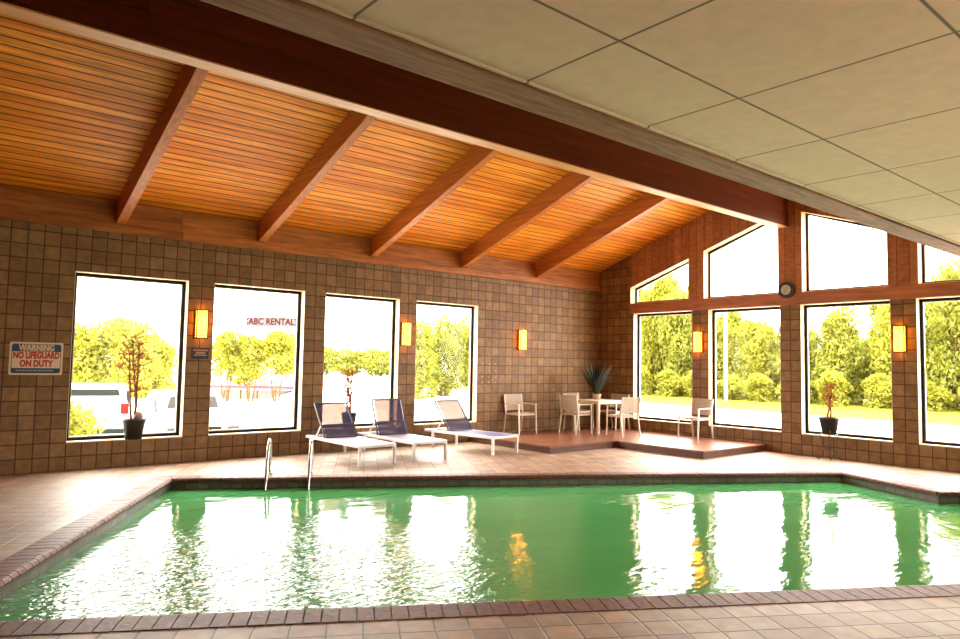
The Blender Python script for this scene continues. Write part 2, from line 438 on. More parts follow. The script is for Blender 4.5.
# ridge beam and rafters
b = BM(); box(b, (XL, -4.98, 4.518), (-.03, -4.775, roofz(-5)-.06), .006)
rb_ = obj('ridge_beam', b, M_beam)
b = BM(); box(b, (XL, -4.978, 4.500), (-.04, -4.777, 4.5175), .003); obj('lit_underside', b, M_beam_lit, rb_)  # lighter strip paints the window light along the beam's underside
tag(rb_, 'deep dark-stained timber ridge beam running the length of the pool ceiling', 'beam')
raft_lab = {0: 'sloping timber rafter nearest the left edge, above the warning sign end of the wall',
            1: 'second sloping rafter from the left, meeting the wall above the second window', 2: 'middle of the five sloping rafters, between the third and second windows',
            3: 'fourth sloping rafter from the left, ending above the fourth window', 4: 'shortest-looking sloping rafter, nearest the gable end windows'}
for k in range(0, 5):
    xc = -11.105 + 2.223*k
    b = BM(); y1, y0 = -4.775, -.045
    zb = lambda y: 3.663 + RS*abs(y)
    prism(b, [(y0, zb(y0)), (y1, zb(y1)), (y1, roofz(y1)-.002), (y0, roofz(y0)-.002)], 'x', xc-.065, xc+.065)
    bmesh.ops.recalc_face_normals(b, faces=b.faces)
    tag(obj('rafter', b, M_raft), raft_lab[k], 'beam', 'rafters under the wood plank ceiling')

# ------------------------------------------------------------------ windows
def window(n, wall, a0, a1, z0, ztop0, ztop1, reveal_mat=None, fw_=.05):
    """opening from a0 to a1 along the wall; top may slope"""
    root = link(bpy.data.objects.new('window_%d' % n, None)); root['kind'] = 'structure'
    root.empty_display_size = .1
    ax = 'y' if wall == 'L' else 'x'
    outer = [(a0, z0), (a1, z0), (a1, ztop1), (a0, ztop0)]
    s = 1 if a1 > a0 else -1
    def inset(t):
        return [(a0+s*t, z0+t), (a1-s*t, z0+t), (a1-s*t, ztop1-t*1.05), (a0+s*t, ztop0-t*1.05)]
    b = BM(); ring_prism(b, outer, inset(fw_), ax, .145, .215); f = obj('window_frame', b, M_frame, root)
    b = BM(); ring_prism(b, inset(fw_), inset(fw_+.016), ax, .165, .20); obj('glazing_bead', b, M_frame2, root)
    b = BM(); g = inset(fw_+.01)
    A = [b.verts.new((p[0], .18, p[1]) if ax == 'y' else (.18, p[0], p[1])) for p in g]; b.faces.new(A)
    obj('pane', b, M_glass, root)
    if reveal_mat is not None:
        b = BM(); ring_prism(b, outer, inset(.014), ax, -.035, .146); obj('reveal_board', b, reveal_mat, root)
    else:
        b = BM()
        if ax == 'y': box(b, (a0, -.006, z0-.012), (a1, .146, z0+.006))
        else: box(b, (-.006, a0, z0-.012), (.146, a1, z0+.006))
        obj('sill', b, M_sill, root)
        b = BM(); ring_prism(b, outer, inset(.008), ax, -.001, .146); obj('lit_reveal', b, M_reveal_lit, root)  # pale lining: daylight on the block reveals, painted in
    return root
M_sill = simple('pale_sill', (.52, .38, .24), .45)
M_reveal_lit = simple('lit_block_reveal', (.72, .58, .38), .5)  # block reveal brightened by daylight, held in the base colour
for k, (a0, a1) in enumerate(WIN_L): window(k+1, 'L', a0, a1, ZS, ZT, ZT)
for k, (a0, a1) in enumerate(WIN_R): window(k+5, 'R', a0, a1, ZS, ZT+.012, ZT+.012)
for k, (a0, a1) in enumerate(UP): window(k+9, 'R', a0, a1, ZU, upz(a0), upz(a1), M_reveal, .045)

for k, (a0, a1) in enumerate(WIN_ADDED):
    root = link(bpy.data.objects.new('window_%d' % (k+13), None)); root['kind'] = 'structure'  # frame and pane of the added, unseen window
    outer = [(a0, ZS), (a1, ZS), (a1, ZT), (a0, ZT)]; inn = [(a0+.05, ZS+.05), (a1-.05, ZS+.05), (a1-.05, ZT-.05), (a0+.05, ZT-.05)]
    b = BM(); ring_prism(b, outer, inn, 'y', YN-.17, YN-.10); obj('window_frame', b, M_frame, root)
    b = BM(); b.faces.new([b.verts.new((p[0], YN-.13, p[1])) for p in inn]); obj('pane', b, M_glass, root)
# ------------------------------------------------------------------ floor and pool
pool = [(-.06, 0), (10.17, 0), (10.36, -1.73), (10.68, -1.73), (10.68, -5.39), (-.06, -5.39)]
CW = .25
outerp = [(-.06-CW, CW), (10.17+CW*.95, CW), (10.36+CW*.9, -1.73+CW), (10.68+CW, -1.73+CW), (10.68+CW, -5.39-CW), (-.06-CW, -5.39-CW)]
def flat_with_hole(outer, hole, z, z2):
    b = BM()
    polys = [[Vector((x, y, 0)) for x, y in outer], [Vector((p.x, p.y, 0)) for p in hole]]
    allp = polys[0] + polys[1]
    vs = [b.verts.new((p.x, p.y, z)) for p in allp]
    for t in geometry.tessellate_polygon(polys): b.faces.new([vs[i] for i in t])
    return b
b = flat_with_hole([(XL, YN), (0, YN), (0, 0), (XL, 0)], [uv(*p) for p in outerp], 0, 0)
struct('floor', b, M_floor)
# basin
b = BM()
top = [uv(*p, -.03) for p in pool]; bot = [uv(*p, -1.35) for p in pool]
T = [b.verts.new(p) for p in top]; Q = [b.verts.new(p) for p in bot]; mid = [b.verts.new(uv(*p, -.30)) for p in pool]
n = len(pool)
for i in range(n):
    j = (i+1) % n
    b.faces.new((T[i], T[j], mid[j], mid[i]))
struct('pool_wall', b, M_poolt)
b = BM(); m2 = [b.verts.new(uv(*p, -.30)) for p in pool]; q2 = [b.verts.new(uv(*p, -1.35)) for p in pool]
for i in range(n): b.faces.new((m2[i], m2[(i+1) % n], q2[(i+1) % n], q2[i]))
b.faces.new(q2)
M_plaster = simple('pool_plaster', (.55, .68, .58), .7)
struct('pool_basin', b, M_plaster)
WZ = -.145
b = BM(); wf = b.faces.new([b.verts.new(uv(*p, WZ)) for p in pool])
wo = obj('pool_water', b, M_water)
if wo.data.polygons[0].normal.z < 0: wo.data.flip_normals()
tag(wo, 'rippled green water filling the indoor swimming pool', 'water', None, 'stuff')

# coping of bullnose bricks, one mesh per run
def coping(name, p, q, inward, miter0=0.0, miter1=0.0):
    p = Vector(p); q = Vector(q); d = (q-p); L = d.length; d.normalize(); nrm = Vector(inward).normalized()
    cnt = max(1, round(L/.112)); w = L/cnt
    b = BM(); mb = BM()
    # profile: s = distance outward from pool edge, z
    prof = [(CW-.004, -.05), (CW-.004, .006), (.03, .012), (.008, .010), (-.012, .000), (-.024, -.018), (-.024, -.032), (-.012, -.044), (.01, -.05)]
    for i in range(cnt):
        t0 = i*w + .0045; t1 = (i+1)*w - .0045
        A = []; C_ = []
        dz = random.uniform(-.001, .001)
        for s, z in prof:
            o = -nrm*s
            A.append(b.verts.new(p + d*t0 + o + Vector((0, 0, z+dz)))); C_.append(b.verts.new(p + d*t1 + o + Vector((0, 0, z+dz))))
        b.faces.new(A); b.faces.new(C_[::-1])
        for k in range(len(prof)): b.faces.new((A[k], C_[k], C_[(k+1) % len(prof)], A[(k+1) % len(prof)]))
    o = struct(name, b, M_brick)
    ppr = [(CW, -.055), (CW, .0), (.0, .003), (-.015, -.025), (.0, -.055)]
    A = [mb.verts.new(p - nrm*s + Vector((0, 0, z))) for s, z in ppr]; C_ = [mb.verts.new(q - nrm*s + Vector((0, 0, z))) for s, z in ppr]
    mb.faces.new(A); mb.faces.new(C_[::-1])
    for k in range(len(ppr)): mb.faces.new((A[k], C_[k], C_[(k+1) % len(ppr)], A[(k+1) % len(ppr)]))
    struct('mortar_bed', mb, M_mortar, o)
    return o
coping('trim_6', uv(-.06, -5.39), uv(10.68+CW, -5.39), PV)                # near side
coping('trim_7', uv(-.06, -5.39-CW), uv(-.06, CW), PU)                    # left end
coping('trim_8', uv(-.06, 0), uv(10.17+CW, 0), -PV)                       # far side
dr = (uv(10.36, -1.73)-uv(10.17, 0)).normalized(); nr = Vector((dr.y, -dr.x, 0))
if nr.dot(-PU) < 0: nr = -nr
coping('trim_9', uv(10.17, 0), uv(10.36, -1.73+.02), nr)
coping('trim_10', uv(10.36, -1.73), uv(10.68+CW, -1.73), -PV)
coping('trim_11', uv(10.68, -1.73), uv(10.68, -5.39), -PU)

# low timber platform in the corner
DZ = .14
b = BM()
prism(b, [(-.004, -.004), (-4.17, -.004), (-4.17, -2.45), (-2.25, -2.45), (-2.25, -4.47), (-.004, -4.47)], 'z', DZ-.028, DZ)
pl = thing('timber_platform', 'low L-shaped reddish timber platform in the corner under the table and chairs', 'platform')
obj('deck_boards', b, M_deck, pl)
b = BM()
prism(b, [(-.02, -.02), (-4.15, -.02), (-4.15, -2.43), (-2.23, -2.43), (-2.23, -4.45), (-.02, -4.45)], 'z', .0, DZ-.03)
M_rim = simple('platform_fascia_wood', (.10, .035, .02), .5, 0, .4, .3, 12)
obj('fascia', b, M_rim, pl)

# ------------------------------------------------------------------ grab rails
def grab_rail(u, label):
    anchor = uv(u, .34, .012)
    t = thing('grab_rail', label, 'handrail', anchor, 0, 'pool ladder rails')
    b = BM(); pts = []
    # profile across the pool edge: a = distance towards the water, z
    prof = [(0, .0), (0, .2), (.0, .36), (.03, .44), (.09, .49), (.16, .49), (.225, .45), (.27, .38), (.33, .22), (.39, 0), (.43, -.2), (.45, -.5), (.45, -.95)]
    # smooth
    sm = []
    for i in range(len(prof)-1):
        for k in range(4):
            f = k/4; p0 = prof[max(0, i-1)]; p1 = prof[i]; p2 = prof[i+1]; p3 = prof[min(len(prof)-1, i+2)]
            sm.append(tuple(.5*((2*p1[j]) + (-p0[j]+p2[j])*f + (2*p0[j]-5*p1[j]+4*p2[j]-p3[j])*f*f + (-p0[j]+3*p1[j]-3*p2[j]+p3[j])*f**3) for j in (0, 1)))
    sm.append(prof[-1])
    for a, z in sm: q = -PV*a; pts.append((q.x, q.y, z))
    tube(b, pts, .021, 12); obj('rail', b, M_chrome, t, True)
    b = BM(); lathe(b, [(0, 0), (.05, 0), (.05, .006), (.038, .018), (.024, .022), (.0, .022)], 20); obj('escutcheon', b, M_chrome, t, True)
    return t
grab_rail(1.215, 'polished steel pool grab rail, left one of the pair')
grab_rail(1.80, 'polished steel pool grab rail in front of the nearest lounger, right of the pair')

# ------------------------------------------------------------------ sun loungers
def make_lounger(yt=1.66, zt=.905):
    # local: x across (0..W), y from foot (0) to head (L)
    W, L, H = .69, 1.92, .335
    t = thing('sun_lounger', 'x', 'sun lounger')
    b = BM(); r = .045
    for x in (r/2, W-r/2): box(b, (x-r/2, 0, H-.05), (x+r/2, L, H), .006)
    for y in (r/2, L-r/2, L*.63): box(b, (r, y-r/2, H-.05), (W-r, y+r/2, H-.003), .006)
    obj('frame', b, M_white, t)
    for (x, y) in ((0, 0), (W-.04, 0), (0, L-.26), (W-.04, L-.26)):
        b = BM(); box(b, (x, y, 0), (x+.04, y+.045, H-.05), .004)
        obj('leg', b, M_white, t)
    b = BM(); box(b, (r-.005, .03, H-.012), (W-r+.005, 1.22, H-.002)); s = obj('seat', b, M_seatfab, t)
    # backrest hinged at y=1.22, rises towards the head
    yb, zb_ = 1.22, H+.01
    b = BM()
    for x in (.03, W-.03): bar(b, (x, yb, zb_), (x, yt, zt), .026, .03, (0, 1, 0), .004)
    bar(b, (.03, yt, zt), (W-.03, yt, zt), .03, .03, (0, 1, 0), .004)
    bar(b, (.03, yb, zb_), (W-.03, yb, zb_), .026, .03, (0, 1, 0), .004)
    fm = .36; bar(b, (.03, yb+(yt-yb)*fm, zb_+(zt-zb_)*fm), (W-.03, yb+(yt-yb)*fm, zb_+(zt-zb_)*fm), .022, .022, (0, 1, 0), .003)
    bk = obj('backrest', b, M_navy, t)
    b = BM(); vs = [b.verts.new(p) for p in ((.06, yb-.006, zb_), (W-.06, yb-.006, zb_), (W-.06, yt-.006, zt), (.06, yt-.006, zt))]
    b.faces.new(vs); obj('sling', b, M_mesh, bk)
    for x in (.06, W-.06):
        b = BM(); bar(b, (x, yb+(yt-yb)*.42, zb_+(zt-zb_)*.42), (x, 1.62, H-.01), .016, .022, (0, 1, 0), .002); obj('support_strut', b, M_white, t)
        b = BM(); bar(b, (x, 1.64, H+.008), (x, 1.38, H+.008), .014, .014); obj('ratchet_rail', b, M_navy, t)
    return t
lg = make_lounger()
place(lg, True, (-7.94, -1.97, 0), 0, 'white-framed sun lounger nearest the grab rails, leftmost of the three', 'sun loungers beside the pool')
place(make_lounger(1.46, .965), True, (-6.92, -1.99, 0), R(-.5), 'white-framed sun lounger in the middle of the row of three', 'sun loungers beside the pool')
l3 = place(lg, False, (-5.21, -2.03, 0), R(5.5), 'white-framed sun lounger with bluish seat, standing apart next to the timber platform', 'sun loungers beside the pool')
for ch in l3.children:
    if ch.name.startswith('seat'):
        ch.data = ch.data.copy(); ch.data.materials[0] = M_seatfab2; ch['label'] = 'blue mesh seat'

# ------------------------------------------------------------------ armchairs and table
def make_chair():
    # faces -y; origin centre of footprint on floor; width .54, depth .54
    t = thing('armchair', 'x', 'chair')
    W, D = .27, .27; s = .028
    for sx in (-1, 1):
        x = sx*(W-s/2)
        b = BM(); bar(b, (x, -D+.02, 0), (x, -D+.045, .63), s, s, (0, 1, 0), .004); obj('leg', b, M_chairm, t)
        b = BM(); bar(b, (x, D-.005, 0), (x, D-.075, .44), s, s, (0, 1, 0), .004); bar(b, (x, D-.075, .44), (x, D-.015, .85), s*.9, s, (0, 1, 0), .004); obj('leg', b, M_chairm, t)
        b = BM(); bar(b, (x, -D+.02, .643), (x, D-.04, .655), .045, .022, (0, 0, 1), .006); obj('armrest', b, M_chairm, t)
    b = BM()
    for y in (-D+.05, D-.08): box(b, (-W+s, y-.012, .405), (W-s, y+.012, .435), .003)
    for x in (-W+s+.008, W-s-.008): box(b, (x-.01, -D+.05, .405), (x+.01, D-.08, .435), .003)
    obj('seat_frame', b, M_chairm, t)
    b = BM(); y = -D+.02
    while y < D-.10:
        box(b, (-W+s, y, .435), (W-s, y+.052, .452), .003); y += .058
    obj('seat', b, M_slat, t)
    b = BM(); z = .50
    while z < .83:
        f = (z-.44)/.41; yy = D-.075 + .06*f
        box(b, (-W+s, yy-.012, z), (W-s, yy+.004, z+.046), .002); z += .05
    obj('backrest', b, M_slat, t)
    return t
ch = make_chair(); G = 'silver armchairs on the timber platform'
place(ch, True, (-2.93, -.30, DZ), 0, 'silver slatted armchair alone against the block wall, left of the table', G)
place(ch, False, (-1.78, -.90, DZ), R(90), 'silver slatted armchair at the left side of the square table, its back to the loungers', G)
place(ch, False, (-1.0, -.28, DZ), 0, 'silver slatted armchair behind the table against the block wall, pale top edge', G)
place(ch, False, (-1.26, -1.83, DZ), R(172), 'silver slatted armchair on the near right side of the table, back towards the pool', G)
place(ch, False, (-.30, -.78, DZ), R(-90), 'silver slatted armchair in shade behind the table, beside the first gable window', G)
place(ch, False, (-.36, -3.06, DZ), R(-90-4), 'silver slatted armchair alone on the right part of the platform, back to the pier', G)
# table
tb = thing('patio_table', 'square cream-topped patio table in the corner, potted plant on it', 'table', (-1.08, -.955, DZ))
b = BM(); box(b, (-.45, -.40, .705), (.45, .40, .735), .006); obj('tabletop', b, M_table, tb)
b = BM()
for s_ in (-1, 1):
    box(b, (-.41, s_*.36-.015, .660), (.41, s_*.36+.015, .705)); box(b, (s_*.41-.015, -.36, .660), (s_*.41+.015, .36, .704))
obj('apron', b, M_chairm, tb)
for sx in (-1, 1):
    for sy in (-1, 1):
        b = BM(); box(b, (sx*.41-.03, sy*.36-.03, 0), (sx*.41+.03, sy*.36+.03, .66), .005); obj('leg', b, M_chairm, tb)
# plant on the table
tp = thing('potted_plant', 'dark spiky-leaved plant in a small cream pot on the patio table', 'plant', (-.93, -.78, DZ+.735))
b = BM(); lathe(b, [(0, 0), (.085, 0), (.10, .09), (.112, .10), (.112, .125), (.095, .125), (.09, .10), (0, .10)], 24); obj('pot', b, M_cpot, tp, True)
b = BM(); rnd = random.Random(3)
for i in range(120):
    a = rnd.uniform(0, 6.283); ln = rnd.uniform(.5, .95); lean = rnd.uniform(.05, .75); droop = rnd.uniform(0, .5)
    w = rnd.uniform(.012, .024); prev = None; px_, pz_ = .02, .10; ang = math.pi/2 - lean*.9
    for k in range(8):
        f = k/7; ww = w*(1-f**2)+.001
        cx, cy = px_*math.cos(a), px_*math.sin(a); sx, sy = -math.sin(a)*ww, math.cos(a)*ww
        cur = (b.verts.new((cx-sx, cy-sy, pz_)), b.verts.new((cx+sx, cy+sy, pz_)))
        if prev: b.faces.new((prev[0], prev[1], cur[1], cur[0]))
        prev = cur; px_ += math.cos(ang)*ln/7; pz_ += math.sin(ang)*ln/7; ang -= droop*.3
obj('foliage', b, M_dleaf, tp)

# ------------------------------------------------------------------ wall sconces
def make_sconce():
    # local: wall plane at y=0, sticks out to -y
    t = thing('wall_sconce', 'x', 'lamp'); w, h, d = .095, .235, .105
    b = BM(); box(b, (-w, 0, -h), (w, -.018, h), .003); obj('back_plate', b, M_iron, t)
    b = BM()
    for sx in (-1, 1):
        for yy in (-.028, -d+.006): box(b, (sx*w-.009*(sx+1), yy-.006, -h+.0), (sx*w+.009*(1-sx), yy+.006, h), 0)
    for z in (-h, h-.016):
        box(b, (-w, -d+.012, z), (w, -d, z+.016), .002)
        for sx in (-1, 1): box(b, (sx*w, -.018, z), (sx*(w-.012), -d, z+.016))
    for z in (-h+.045, h-.063): box(b, (-w+.004, -d-.003, z), (w-.004, -d+.006, z+.010))
    obj('cage', b, M_iron, t)
    b = BM(); box(b, (-w+.014, -.03, -h+.02), (w-.014, -d+.008, h-.02), .003); obj('lamp_glass', b, M_lamp, t)
    return t
sc_ = make_sconce(); GS = 'amber wall sconces'
SCZ = 2.225
for i, (loc, rz, lab) in enumerate([((-9.835, 0, SCZ), 0, 'lit amber wall sconce above the small black notice, between first and second windows'),
        ((-5.84, 0, SCZ), 0, 'lit amber wall sconce on the block pier between third and fourth windows'),
        ((-2.66, 0, SCZ), 0, 'lit amber wall sconce on the wide block wall above the lone left armchair'),
        ((0, -2.93, SCZ), R(-90), 'lit amber wall sconce on the gable pier above the lone right armchair'),
        ((0, -6.97, SCZ), R(-90), 'lit amber wall sconce on the gable pier at the far right of the view'),
        ((-13.15, 0, SCZ), 0, 'lit amber wall sconce just past the left edge of the view')]):
    place(sc_, i == 0, loc, rz, lab, GS)

# ------------------------------------------------------------------ clock
ck = thing('wall_clock', 'small round black-rimmed wall clock on the timber post between upper windows', 'clock', (-.05, -4.95, 3.235), R(-90))
def disc(b, r, y0, y1, n=32):
    A = [b.verts.new((r*math.cos(2*math.pi*k/n), y0, r*math.sin(2*math.pi*k/n))) for k in range(n)]
    C_ = [b.verts.new((r*math.cos(2*math.pi*k/n), y1, r*math.sin(2*math.pi*k/n))) for k in range(n)]
    b.faces.new(A); b.faces.new(C_[::-1])
    for k in range(n): b.faces.new((A[k], C_[k], C_[(k+1) % n], A[(k+1) % n]))
b = BM(); disc(b, .165, 0, -.045); obj('rim', b, M_black, ck)
b = BM(); disc(b, .10, -.045, -.049); obj('dial', b, M_clockface, ck)
b = BM(); bar(b, (0, -.052, 0), (.03, -.052, .055), .004, .010, (0, 1, 0)); bar(b, (0, -.052, 0), (-.02, -.052, -.075), .004, .007, (0, 1, 0)); obj('hand', b, M_black, ck)

# ------------------------------------------------------------------ writing
def text_mesh(name, body, size, mat, parent, loc, rot, ext=.002, off=0.0, sx=1.0):
    cu = bpy.data.curves.new(name, 'FONT'); cu.body = body; cu.size = size; cu.extrude = ext; cu.offset = off
    cu.align_x = 'CENTER'; cu.align_y = 'CENTER'; cu.resolution_u = 3
    o = bpy.data.objects.new(name, cu); COL.objects.link(o)
    dg = bpy.context.evaluated_depsgraph_get(); dg.update()
    me = bpy.data.meshes.new_from_object(o.evaluated_get(dg))
    bpy.data.objects.remove(o, do_unlink=True); bpy.data.curves.remove(cu)
    me.name = name; me.materials.clear(); me.materials.append(mat)
    me.transform(Matrix.Diagonal((sx, 1, 1, 1)))
    q = link(bpy.data.objects.new(name, me)); q.parent = parent; q.location = loc; q.rotation_euler = rot
    return q
UPR = (R(90), 0, 0)
ws = thing('warning_sign', 'white and blue warning sign with red capitals about no lifeguard, left of the first window', 'sign', (-12.09, 0, 1.618))
def rrect(b, w, h, r, y0, y1, cx=0, cz=0):
    pts = []
    for qx, qz, a0 in ((w-r, h-r, 0), (-w+r, h-r, 90), (-w+r, -h+r, 180), (w-r, -h+r, 270)):
        for k in range(5): a = R(a0+22.5*k); pts.append((cx+qx+r*math.cos(a), cz+qz+r*math.sin(a)))
    prism(b, pts, 'y', y0, y1)
b = BM(); rrect(b, .325, .232, .02, 0, -.008); obj('plate', b, M_signw, ws)
b = BM(); rrect(b, .30, .207, .03, -.008, -.0092); obj('blue_border', b, M_signb, ws)
b = BM(); box(b, (-.292, -.0092, -.135), (.292, -.0102, .10)); obj('white_field', b, M_signw, ws)
b = BM(); box(b, (-.18, -.0092, .103), (.185, -.0100, .205)); 
b2 = b; obj('header_field', b2, simple('sign_tan', (.25, .17, .10), .5), ws)
text_mesh('lettering', 'WARNING', .118, M_signw, ws, (0, -.0115, .150), UPR, .0008, .003, .76)
text_mesh('lettering', 'NO LIFEGUARD', .125, M_signr, ws, (0, -.0115, .043), UPR, .0008, .0065, .64)
text_mesh('lettering', 'ON DUTY', .125, M_signr, ws, (0, -.0115, -.072), UPR, .0008, .0065, .70)
b = BM(); xx = -.24; rnd = random.Random(5)
while xx < .22:
    w = rnd.uniform(.012, .04); box(b, (xx, -.0092, -.178), (xx+w, -.0104, -.160)); xx += w+.008
obj('small_print', b, simple('sign_grey', (.3, .32, .34), .5), ws)

ns = thing('notice_plate', 'small black notice with illegible pale text below the first wall sconce', 'sign', (-9.822, 0, 1.748))
b = BM(); box(b, (-.14, 0, -.092), (.14, -.007, .092), .002); obj('plate', b, M_black, ns)
M_pink = simple('notice_pink', (.55, .25, .22), .6)
for row, (z, h, x0, x1, mm) in enumerate(((.05, .022, -.11, .12, M_pink), (.008, .03, -.07, .08, M_pink), (-.03, .014, -.09, .09, M_signw))):
    b = BM(); xx = x0; rnd = random.Random(row)
    while xx < x1:
        w = rnd.uniform(.008, .018); box(b, (xx, -.007, z-h/2), (xx+w, -.0082, z+h/2)); xx += w + .006
    obj('text_line', b, mm, ns)

# pale marks in a grid on the wall by the fourth window
k = 0
rown = ['top', 'second', 'third', 'bottom']; coln = ['left', 'middle', 'right']
for r_ in range(4):
    for c_ in range(3):
        x = -3.80 + c_*.19 + random.uniform(-.015, .015); z = 1.66 - [0, .14, .29, .40][r_] + random.uniform(-.01, .01)
        b = BM(); pts = []
        for q in range(7):
            a = q*6.283/7; rr = random.uniform(.02, .034) * (1.0 if r_ != 1 else .7); pts.append((x+rr*math.cos(a), z+rr*.7*math.sin(a)))
        prism(b, pts, 'y', 0, -.004)
        tag(obj('adhesive_mark', b, M_grey), 'pale adhesive mark on the block wall right of the fourth window, %s row, %s column' % (rown[r_], coln[c_]), 'mark', 'adhesive marks on the wall')

# ------------------------------------------------------------------ potted twigs on the sills
def pot(t, r0, r1, h, z0=0.0):
    b = BM(); lathe(b, [(0, 0), (r0, 0), (r1*.97, h*.86), (r1*1.04, h*.86), (r1*1.04, h), (r1*.93, h), (r1*.9, h*.88), (0, h*.88)], 28, (0, 0, z0)); obj('pot', b, M_pot, t, True)
    b = BM(); lathe(b, [(0, h*.90), (r1*.9, h*.885)], 20, (0, 0, z0)); obj('soil', b, M_soil, t)
def twigs(t, base, stems, H, seed, leaf=True, spread=.3):
    rnd = random.Random(seed); lv = BM()
    for s in range(stems):
        b = BM(); a = s*6.283/stems + .6; x = .04*math.cos(a); y = .02*math.sin(a); pts = [(x, y, base)]; n_ = 10
        lx = rnd.uniform(-.12, .12) + (s-(stems-1)/2)*.10; ly = rnd.uniform(-.03, .03)
        hh = H*rnd.uniform(.8, 1.0)
        for k in range(1, n_+1):
            f = k/n_; pts.append((x+lx*f+rnd.uniform(-.012, .012), y+ly*f+rnd.uniform(-.01, .01), base+hh*f))
        tube(b, pts, [.019*(1-.6*k/n_) for k in range(n_+1)], 6)
        for k in range(4, n_+1):
            for m in range(3):
                p = Vector(pts[k]); an = rnd.uniform(0, 6.283); el = rnd.uniform(-.2, .9); L_ = rnd.uniform(.08, spread)*.8
                d = Vector((math.cos(an)*math.cos(el), .35*math.sin(an)*math.cos(el), math.sin(el)))
                q1 = p + d*L_*.5; q2 = q1 + (d+Vector((rnd.uniform(-.4, .4), 0, rnd.uniform(-.1, .5)))).normalized()*L_*.5
                tube(b, [p, q1, q2], [.008, .006, .003], 4)
                if leaf:
                    for c_ in range(6):
                        q = q1.lerp(q2, rnd.random()) + Vector((rnd.uniform(-.02, .02), rnd.uniform(-.015, .015), rnd.uniform(-.02, .02)))
                        e = Vector((rnd.uniform(-1, 1), rnd.uniform(-1, 1), rnd.uniform(-1, 1))).normalized()*.020
                        g = Vector((rnd.uniform(-1, 1), rnd.uniform(-1, 1), rnd.uniform(-1, 1))).normalized()*.011
                        lv.faces.new([lv.verts.new(v) for v in (q-e, q-g, q+e, q+g)])
        obj('stem', b, M_twig, t)
    obj('leaves', lv, M_redleaf, t)
p1 = thing('potted_tree', 'slim reddish twiggy tree in a black pot on the first window sill', 'plant', (-10.775, -.045, ZS+.007))
pot(p1, .115, .165, .31); twigs(p1, .27, 3, 1.30, 11, True, .46)
gb = BM(); bmesh.ops.create_uvsphere(gb, u_segments=20, v_segments=12, radius=.07)
g_ = obj('glass_globe', gb, simple('pink_glass_globe', (.6, .35, .33), .1), None, True); g_.location = (-10.72, -.06, ZS+.007+.355)
tag(g_, 'small round pinkish globe lying on the soil of the first window pot', 'ornament')
p2 = thing('potted_tree', 'thin reddish twig plant in a black pot on the third window sill, behind the loungers', 'plant', (-7.06, -.03, ZS+.007))
pot(p2, .10, .145, .29); twigs(p2, .25, 3, .86, 5, True, .26)
p3 = thing('potted_tree', 'spindly two-stemmed plant in a black pot on the wire stand before a gable window', 'plant', (-.24, -5.82, .48), R(90))
pot(p3, .12, .175, .30); twigs(p3, .26, 2, .72, 8, True, .26)
st = thing('plant_stand', 'thin bronze wire plant stand on the tiles below the gable window', 'stand', (-.24, -5.82, 0))
b = BM()
tube(b, [(.11*math.cos(a*6.283/24), .11*math.sin(a*6.283/24), .20) for a in range(24)], .007, 6, close=True)
obj('lower_ring', b, M_wire, st, True); b = BM()
tube(b, [(.145*math.cos(a*6.283/24), .145*math.sin(a*6.283/24), .466) for a in range(24)], .007, 6, close=True)
tube(b, [(-.145, 0, .466), (.145, 0, .466)], .005, 6); tube(b, [(0, -.145, .466), (0, .145, .466)], .005, 6)
obj('ring', b, M_wire, st, True)
for k in range(4):
    a = k*math.pi/2 + .5; ca, sa = math.cos(a), math.sin(a); b = BM()
    prof = [(.19, .50), (.205, .53), (.185, .545), (.165, .52), (.15, .466), (.125, .34), (.11, .20), (.12, .10), (.16, .03), (.19, .007), (.215, .02), (.205, .045)]
    tube(b, [(r*ca, r*sa, z) for r, z in prof], .008, 6); obj('leg', b, M_wire, st, True)

# small drain cover on the deck
dc = BM(); box(dc, (-1.62, -5.18, .0005), (-1.44, -5.10, .006)); tag(obj('drain_cover', dc, M_wire), 'small dark metal drain cover flush in the pale floor by the platform', 'drain')

# ------------------------------------------------------------------ outdoors
def sst(t): t = max(0, min(1, t)); return t*t*(3-2*t)
def gz(x, y):
    s1 = 1 - sst((x-.25*y)/5.0)
    return -.30 - s1*(.65*sst((y-.6)/2.0) + 1.1*sst((y-15)/40.0)) - 1.0*sst((y-60)/50.0)*(1-s1*.9)
b = BM()
def axis(a, c, step0, g):
    v = [a]; s = step0
    while v[-1] < c: v.append(v[-1]+s); s *= g
    return v
gx = sorted([-x for x in axis(-.3-8, 60, 1.0, 1.12)]) ; gx = [x-0 for x in sorted(set([round(-t, 2) for t in axis(8, 90, 2, 1.2)] + [round(-6+i*1.0, 2) for i in range(0, 40)] + [round(t, 2) for t in axis(34, 260, 4, 1.25)]))]
gy = sorted(set([round(.3+i*.35, 2) for i in range(10)] + [round(t, 2) for t in axis(4, 320, 1.2, 1.12)]))
gyn = sorted(set([round(-t, 2) for t in axis(.0, 60, 1.5, 1.2)]))
grid = {}
def gv(x, y):
    if (x, y) not in grid: grid[(x, y)] = b.verts.new((x, y, gz(x, y)))
    return grid[(x, y)]
for i in range(len(gx)-1):
    for j in range(len(gy)-1):
        b.faces.new((gv(gx[i], gy[j]), gv(gx[i+1], gy[j]), gv(gx[i+1], gy[j+1]), gv(gx[i], gy[j+1])))
struct('ground', b, M_asph)
b = BM(); box(b, (.3, -70, -.32), (260, .32, -.30)); box(b, (-90, -70, -.32), (.3, YN-.2, -.30)); struct('pavement', b, M_asph)
